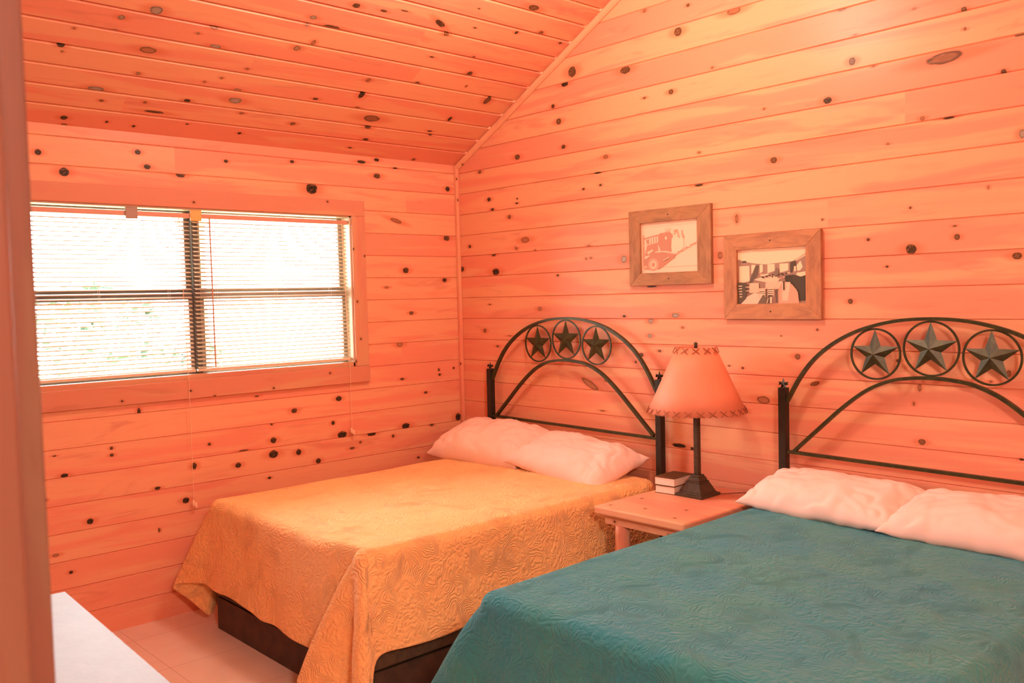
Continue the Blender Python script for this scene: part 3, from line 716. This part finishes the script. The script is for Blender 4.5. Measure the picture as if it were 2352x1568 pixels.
pillow('rumpled white pillow on the gold bed, on the nightstand side', (1.25, -.235, .722), .72, .43, .165, (radians(15), radians(5), radians(-1)), 2.3)
pillow('white pillow on the teal bed, on the nightstand side', (2.755, -.215, .728), .75, .37, .145, (radians(13), radians(-1), radians(-5)), 3.1)
pillow('white pillow on the teal bed, cut off by the right edge', (3.44, -.245, .728), .77, .40, .150, (radians(12), 0, radians(-1)), 4.7)

# ------------------------------------------------------------------ nightstand
ns = empty('nightstand', (2.10, -.37, 0)); tag(ns, 'rustic pine nightstand between the two beds', 'nightstand')
def NSo(o): o.location = (-2.10, .37, 0); return o
NSo(wdbox([((1.838, -.73, .612), (2.355, -.02, .650), 0, 12.1)], 'tabletop', M['trim'], ns, bevel=.008))
NSo(wdbox([((1.875, -.695, .565), (2.32, -.672, .612), 0, 3.7)], 'apron', M['trim'], ns))
NSo(wdbox([((1.875, -.672, .565), (1.895, -.05, .612), 1, 3.9)], 'apron', M['trim'], ns))
NSo(wdbox([((2.30, -.672, .565), (2.32, -.05, .612), 1, 3.2)], 'apron', M['trim'], ns))
for (x, y) in ((1.955, -.665), (2.27, -.665), (1.955, -.08), (2.27, -.08)):
    m = MB(); prof = []
    pts = []; rr = []
    for k in range(14):
        z = .566*k/13; pts.append((x+.006*sin(z*9+x*5), y+.005*cos(z*7), z)); rr.append(.034+.005*sin(z*21+x*9)+(.004 if k in (12, 13) else 0))
    m.tube(pts, rr, 14)
    o = m.build('leg', M['trim'], ns, smooth=True); NSo(o)
    at = o.data.attributes.new('wd', 'FLOAT_VECTOR', 'POINT'); at.data.foreach_set('vector', [c for v in o.data.vertices for c in (v.co.z*2, v.co.x*3+v.co.y*2, 20+x)])
wdb = wdbox([((1.90, -.66, .16), (2.31, -.06, .18), 0, 13.1)], 'shelf', M['trim'], ns); NSo(wdb)

# books
def book(label, c, w, d, h, rz):
    b = empty('book', c, rz); tag(b, label, 'book', 'books stacked beside the lamp')
    m = MB(); m.box((-w/2+.003, -d/2+.003, .0025), (w/2-.003, d/2-.001, h-.0025)); m.build('pages', M['page'], b)
    m = MB(); m.box((-w/2, -d/2, 0), (w/2, d/2, .0024)); m.box((-w/2, -d/2, h-.0024), (w/2, d/2, h)); m.box((-w/2, d/2-.002, .0024), (w/2, d/2, h-.0024))
    m.build('cover', M['cover'], b)
book('brown hardcover book lying on the nightstand, lower of the stack of two', (1.927, -.238, .6505), .112, .165, .039, radians(6))
book('brown hardcover book on top of the stack of two beside the lamp', (1.930, -.236, .6900), .118, .170, .041, radians(3))

# ------------------------------------------------------------------ table lamp
LX, LY = 2.072, -.236
lp = empty('table_lamp', (LX, LY, .6505)); tag(lp, 'table lamp with laced parchment shade and dark square base on the nightstand', 'lamp')
def frust(m, a0, z0, a1, z1):
    m.add([(-a0,-a0,z0),(a0,-a0,z0),(a0,a0,z0),(-a0,a0,z0),(-a1,-a1,z1),(a1,-a1,z1),(a1,a1,z1),(-a1,a1,z1)], [(0,3,2,1),(4,5,6,7),(0,1,5,4),(1,2,6,5),(2,3,7,6),(3,0,4,7)])
m = MB(); frust(m, .078, 0, .078, .014); frust(m, .068, .014, .062, .022); frust(m, .062, .022, .040, .066); frust(m, .040, .066, .040, .073); frust(m, .034, .073, .029, .092); frust(m, .025, .092, .023, .102)
m.build('base', M['lampm'], lp, bevel=.002)
m = MB(); m.box((-.013, -.013, .10), (.013, .013, .56)); m.build('pole', M['lampm'], lp, bevel=.003)
m = MB(); m.tube([(0,0,.55), (0,0,.722)], .004, 8); m.lathe([(.004,.715),(.010,.722),(.006,.730),(.011,.738),(.004,.746)], (0,0,0), 10); m.build('finial', M['lampm'], lp, smooth=True)
RB, RT, ZB, ZT = .236, .094, .410, .722
m = MB(); n = 64; vs = []; fs = []
for r, z in ((RB, ZB), (RB+(RT-RB)*.33, ZB+(ZT-ZB)*.33), (RB+(RT-RB)*.66, ZB+(ZT-ZB)*.66), (RT, ZT)):
    for k in range(n): vs.append((r*cos(2*pi*k/n), r*sin(2*pi*k/n), z))
for i in range(3):
    for k in range(n): fs.append((i*n+k, i*n+(k+1) % n, (i+1)*n+(k+1) % n, (i+1)*n+k))
m.add(vs, fs); sh = m.build('lamp_shade', M['shade'], lp, smooth=True, solid=.002)
def lac(m, R, z, cnt, h, off):
    k_ = (RT-RB)/(ZT-ZB)
    for k in range(cnt):
        a = 2*pi*k/cnt+off; da = .62*pi/cnt
        for s in (-1, 1):
            p = []
            for t in (-1, -.3, .4, 1):
                zz = z+t*h/2; r = R+k_*(zz-z)+.0035; aa = a+s*t*da
                p.append((r*cos(aa), r*sin(aa), zz))
            m.tube(p, .0019, 5)
for args in ((RB-.004, ZB+.011, 26, .026, .1), (RT+.007, ZT-.013, 12, .026, .1)):
    m = MB(); lac(m, *args); m.build('lacing', M['lace'], sh)
m = MB(); m.tube([(.0, .055, .004), (.09, .08, .006), (.14, .12, .01), (.19, .20, .006), (.225, .212, .004)], .0028, 6); m.build('power_cord', M['cable'], lp, smooth=True)
m = MB()
for k in range(3):
    a = k*2*pi/3; m.tube([(0,0,.714), (.9*RT*cos(a), .9*RT*sin(a), .714)], .0018, 5)
m.build('shade_spider', M['lampm'], lp)

# ------------------------------------------------------------------ pictures
def frame(name, label, x0, x1, z0, z1, ix0, ix1, iz0, iz1, mat, draw, sx, tint):
    t = empty(name, (x0, 0, z0)); tag(t, label, 'picture')
    T = .022; vs = []; fs = []; wd = []
    A = [(x0, z0), (x1, z0), (x1, z1), (x0, z1)]; B = [(ix0, iz0), (ix1, iz0), (ix1, iz1), (ix0, iz1)]
    mb = MB(); info = []
    for k in range(4):
        a, b = A[k], A[(k+1) % 4]; c, d = B[(k+1) % 4], B[k]
        o = len(mb.v)
        g_ = .0006
        quad = [a, b, c, d]
        vv = [(p[0]-x0, -.0012, p[1]-z0) for p in quad]+[(p[0]-x0, -T, p[1]-z0) for p in quad]
        mb.add(vv, [(0,1,2,3), (7,6,5,4), (0,4,5,1), (1,5,6,2), (2,6,7,3), (3,7,4,0)])
        info += [k]*6
    o = mb.build('frame', mat, t, bevel=.0015, flip=1)
    bm = bmesh.new(); bm.from_mesh(o.data); bmesh.ops.recalc_face_normals(bm, faces=bm.faces); bm.to_mesh(o.data); bm.free()
    at = o.data.attributes.new('wd', 'FLOAT_VECTOR', 'CORNER'); dat = []
    for fi, p in enumerate(o.data.polygons):
        k = info[fi]
        for vi in p.vertices:
            c = o.data.vertices[vi].co; u, v = (c.x, c.z) if k % 2 == 0 else (c.z, c.x)
            dat += [u, v+c.y, k*1.7+sx]
    at.data.foreach_set('vector', dat)
    # nails
    for zz in ((z0+iz0)/2-z0, (z1+iz1)/2-z0):
        q = MB(); xx = (x0+x1)/2-x0; q.add([(xx+.004*cos(a), -T-.0008, zz+.004*sin(a)) for a in [k*pi/4 for k in range(8)]]+[(xx+.004*cos(a), -T+.002, zz+.004*sin(a)) for a in [k*pi/4 for k in range(8)]], [tuple(range(8))]+[(k, (k+1) % 8, (k+1) % 8+8, k+8) for k in range(8)])
        q.build('nail', M['ironp'], t)
    # print: flat sheet with printed shapes (fractions of the opening, top-left origin)
    W, H = ix1-ix0, iz1-iz0; mats = []; names = {}
    p = MB(); depth = [0]
    def mt(c):
        if c not in names:
            names[c] = len(mats); mats.append(plain('print_tone', tuple(list(c)+[1]), .6, 0, 0))
        return names[c]
    def poly(pts, c):
        depth[0] += 1; y = -.008-.00012*depth[0]
        p.add([(ix0-x0+u*W, y, iz1-z0-v*H) for u, v in pts], [tuple(range(len(pts)))], mt(c))
    p.box((ix0-x0-.004, -.008, iz0-z0-.004), (ix1-x0+.004, -.003, iz1-z0+.004), mt(tint))
    draw(poly)
    p.build('print', mats, t, flip=1)
    return t
def ell(cx, cy, rx, ry, n=20, a0=0, a1=2*pi): return [(cx+rx*cos(a0+(a1-a0)*k/n), cy+ry*sin(a0+(a1-a0)*k/n)) for k in range(n+(0 if a1-a0 > 6.2 else 1))]
def rc(a, b, c, d): return [(a, b), (c, b), (c, d), (a, d)]
def truck(P):
    LT = (.90, .56, .37); DK = (.50, .225, .14); MD = (.68, .34, .22); PL = (.93, .62, .43)  # tones washed out, glare on the glass put into the print colours
    P(rc(0, .06, 1, .10), (.86, .52, .36)); P(rc(.0, .88, 1, .91), (.86, .50, .34))
    P([(.02,.24),(.06,.24),(.06,.90),(.02,.90)], MD)
    P([(.08,.34),(.30,.27),(.34,.22),(.52,.22),(.565,.27),(.56,.60),(.36,.61),(.34,.56),(.30,.42),(.10,.42)], DK)
    P([(.04,.30),(.30,.24),(.32,.26),(.05,.33)], DK)
    P([(.10,.45),(.30,.40),(.31,.62),(.06,.66)], DK)
    for k in range(4): P(rc(.145+.045*k, .31-.008*k, .172+.045*k, .405-.008*k), PL)
    P(ell(.445, .325, .018, .035), PL)
    P([(.03,.44),(.30,.385),(.31,.40),(.03,.46)], LT)
    P([(.10,.58),(.20,.53),(.22,.56),(.12,.63)], LT)
    P([(.22,.60),(.40,.60),(.62,.66),(.60,.72),(.33,.93),(.05,.93),(.04,.74),(.12,.68)], DK)
    P([(.25,.575),(.42,.575),(.56,.61),(.56,.63),(.40,.60),(.25,.60)], LT)
    P(ell(.215, .835, .095, .125), MD); P(ell(.215, .835, .055, .08), LT); P(ell(.215, .835, .03, .045), DK)
    P([(.03,.85),(.10,.85),(.10,.90),(.03,.90)], (.95, .40, .26))
    P([(.55,.34),(.60,.31),(.74,.32),(.76,.50),(.70,.60),(.60,.65),(.55,.62),(.54,.52)], PL)
    for k in range(16):
        a = k*1.9; P(ell(.68+.08*sin(a*1.3), .26+.07*cos(a*2.1), .014, .02, 6), MD)
    for k in range(12): P(ell(.60+.035*k, .66-.02*k+.01*sin(k*2), .018, .014, 6), MD if k % 2 else DK)
    P([(.40,.75),(.50,.70),(.50,.72),(.40,.77)], LT)
    P([(.44,.12),(.452,.12),(.455,.20),(.445,.20)], (.82, .5, .35)); P(rc(.44, .14, .52, .2), (.86, .50, .36))
def dining(P):
    LT = (.93, .60, .37); DK = (.055, .038, .018); MD = (.33, .19, .13); BR = (.62, .33, .21)
    P([(0,.17),(.10,.22),(.25,.26),(.42,.285),(.80,.25),(.84,.22),(1,.13),(1,1),(0,1)], MD)
    P([(.80,.26),(1,.10),(1,.155),(.81,.28)], (.5,.34,.2)); P([(.83,.245),(1,.14),(1,.15),(.83,.258)], LT)
    P([(.02,.30),(.175,.30),(.175,.58),(.02,.62)], LT)
    P(rc(.07, .205, .13, .24), DK)
    for a, b in ((.205, .265), (.33, .375), (.445, .55), (.62, .745)): P([(a,.285),(b,.285),(b,.41),(a,.45)], LT)
    P([(.86,.33),(.915,.25),(.945,.36),(.91,.42),(.87,.43)], LT); P(rc(.825, .34, .85, .43), LT)
    P([(.27,.30),(.32,.30),(.30,.48),(.22,.60),(.17,.62),(.20,.50)], (.12,.08,.05))
    P([(.77,.27),(.85,.24),(.86,.34),(.82,.34),(.80,.45),(.77,.45)], (.07,.05,.025))
    P([(.70,.50),(.82,.49),(.90,.53),(.98,.50),(.985,.95),(.88,.96),(.86,.75),(.78,.64),(.70,.60)], DK)
    P([(.86,.46),(.99,.44),(1,.50),(.92,.53),(.86,.50)], LT)
    P([(.33,.48),(.45,.455),(.47,.47),(.36,.51)], LT); P([(.70,.455),(.77,.45),(.77,.465),(.70,.475)], LT)
    P([(.24,.56),(.36,.51),(.56,.50),(.62,.56),(.60,.60),(.46,.62),(.30,.58)], (.85,.52,.33))
    for k in range(22): P(ell(.36+.42*((k*.37) % 1), .46+.09*((k*.61) % 1), .02, .014, 6), DK if k % 3 else BR)
    P([(.55,.42),(.58,.35),(.62,.40),(.60,.50),(.54,.49)], (.2,.13,.09))
    P([(.18,.62),(.32,.62),(.32,.72),(.42,.72),(.42,.62),(.66,.60),(.66,.72),(.56,.75),(.55,.73),(.44,.73),(.30,.80),(.18,.80)], (.80,.47,.30))
    P([(.0,1),(.10,.90),(.25,.80),(.42,.83),(.30,1)], (.86,.52,.35)); P([(.40,.80),(.48,.76),(.48,1),(.30,1)], (.15,.10,.055))
    P([(.67,.60),(.80,.66),(.88,.80),(.90,1),(.60,1),(.58,.80)], BR); P([(.66,.62),(.78,.62),(.74,.95),(.66,.95)], (.84,.50,.32))
    P([(0,.60),(.05,.60),(.14,.62),(.13,.90),(.05,1),(0,1)], (.09,.06,.03))
    for k in range(5): P(rc(.015+.004*k, .66+.05*k, .07, .675+.05*k), LT)
    for k in range(5): P(rc(.12+.002*k, .65+.035*k, .185, .66+.035*k), LT if k % 2 else DK)
    for x in (.33, .46):
        for k in range(4): P(rc(x, .72+.035*k, x+.085, .738+.035*k), LT)
        P(rc(x-.008, .70, x, .88), BR); P(rc(x+.085, .70, x+.093, .88), BR)
    P(rc(.49, .88, .515, .99), LT); P([(.46,.90),(.468,.90),(.45,.99),(.44,.99)], LT)
    P(rc(.575, .74, .60, .98), (.12,.08,.05)); P(rc(.68, .60, .70, .76), DK)
frame('framed_picture', 'rough wood framed sepia print of an old truck, the upper left of the two', 1.488, 2.018, 1.679, 2.081, 1.564, 1.934, 1.745, 2.012, M['pframe'], truck, 1.0, (.92, .60, .42))
frame('framed_picture', 'rough wood framed print of an old dining room, the lower right of the two', 2.091, 2.610, 1.499, 1.911, 2.165, 2.533, 1.574, 1.837, M['pframe2'], dining, 4.0, (.93, .60, .37))

# ------------------------------------------------------------------ white table at lower left
wt = empty('side_table', (1.657, -2.988, 0), radians(-2.16)); tag(wt, 'white painted table at the lower left, beside the door post', 'table')
m = MB(); m.box((0, -.50, .722), (1.25, 0, .75)); m.build('tabletop', M['white'], wt, bevel=.004)
m = MB(); m.box((.05, -.46, .64), (1.20, -.04, .722)); m.build('apron', M['white'], wt)
for x in (.06, 1.14):
    for y in (-.45, -.09):
        m = MB(); m.box((x, y, 0), (x+.05, y+.04, .64)); m.build('leg', M['white'], wt, bevel=.003)

# ------------------------------------------------------------------ ceiling lamp (real light of the room)
CLX, CLY = LAMP[0], LAMP[1]
cl = empty('ceiling_light', (CLX, CLY, LAMP[2])); tag(cl, 'dark metal pendant lamp hanging from the ridge above the beds', 'lamp')
m = MB(); m.lathe([(.05, ZE+SL*min(CLX, XR-CLX)-LAMP[2]-.02), (.012, ZE+SL*min(CLX, XR-CLX)-LAMP[2]-.06), (.012, .16), (.03, .15)], (0,0,0), 16); m.build('stem', M['lampm'], cl, smooth=True)
m = MB(); m.lathe([(.03, .15), (.12, .13), (.15, .10)], (0,0,0), 24, cap=False); m.build('lamp_shade', M['lampm'], cl, solid=.003)
def light(name, typ, loc, energy, col, **k):
    d = bpy.data.lights.new(name, typ); d.energy = energy; d.color = col
    for a, b in k.items(): setattr(d, a, b)
    o = bpy.data.objects.new(name, d); C.objects.link(o); o.location = loc; return o
light('pendant_bulb', 'POINT', (CLX, CLY, LAMP[2]-.02), E_LAMP, COL_LAMP, shadow_soft_size=.16)
light('fill_light', 'POINT', FILL, E_FILL, COL_FILL, shadow_soft_size=.25)  # added fill light with no fixture, brightens the room from beside the camera
p = light('window_portal', 'AREA', (-.16, -1.81, 1.69), 1, (1,1,1), shape='RECTANGLE', size=2.0, size_y=.95)
p.rotation_euler = (0, radians(-90), 0); p.data.cycles.is_portal = True
sun = light('sun', 'SUN', (-5, 4, 8), E_SUN, (1, .96, .88), angle=radians(1.5)); sun.rotation_euler = (radians(20), radians(35), 0)

w = bpy.data.worlds.new('sky'); bpy.context.scene.world = w; w.use_nodes = True
nt = w.node_tree; nt.nodes.clear(); g = NT(nt)
out = g.n('ShaderNodeOutputWorld'); bg = g.n('ShaderNodeBackground')
tc = g.n('ShaderNodeTexCoord').outputs['Generated']; z = g.sep(tc)[2]
g.put(bg.inputs[0], g.ramp(g.math('MULTIPLY_ADD', z, .5, .5), [(0, (.80,.86,.80)), (.5, (.98,1,1)), (1, (.80,.92,1.0))]))
bg.inputs[1].default_value = E_SKY
nt.links.new(bg.outputs[0], out.inputs[0])

# ------------------------------------------------------------------ camera
cam = bpy.data.cameras.new('camera'); co = bpy.data.objects.new('camera', cam); C.objects.link(co)
r = Vector((.6772501442770317, .7353442292755665, -.024517474336946798)); u = Vector((-.02013988, .05183867, .99845237)); d = Vector((-.73547714, .67570823, -.04991749))
mt = Matrix(((r.x, u.x, -d.x, 4.66183500), (r.y, u.y, -d.y, -3.81988773), (r.z, u.z, -d.z, 1.63760595), (0, 0, 0, 1)))
co.matrix_world = mt
cam.sensor_width = 36; cam.lens = 2061.85192/2352*36; cam.clip_start = .05; cam.clip_end = 200
cam.dof.use_dof = True; cam.dof.focus_distance = 4.8; cam.dof.aperture_fstop = 5.0
sc = bpy.context.scene; sc.camera = co
sc.view_settings.view_transform = 'Standard'; sc.view_settings.look = 'None'; sc.view_settings.gamma = 1; sc.view_settings.exposure = EXPO
sc.view_settings.use_curve_mapping = False
sc.cycles.max_bounces = 10; sc.cycles.diffuse_bounces = 6; sc.cycles.sample_clamp_indirect = 6
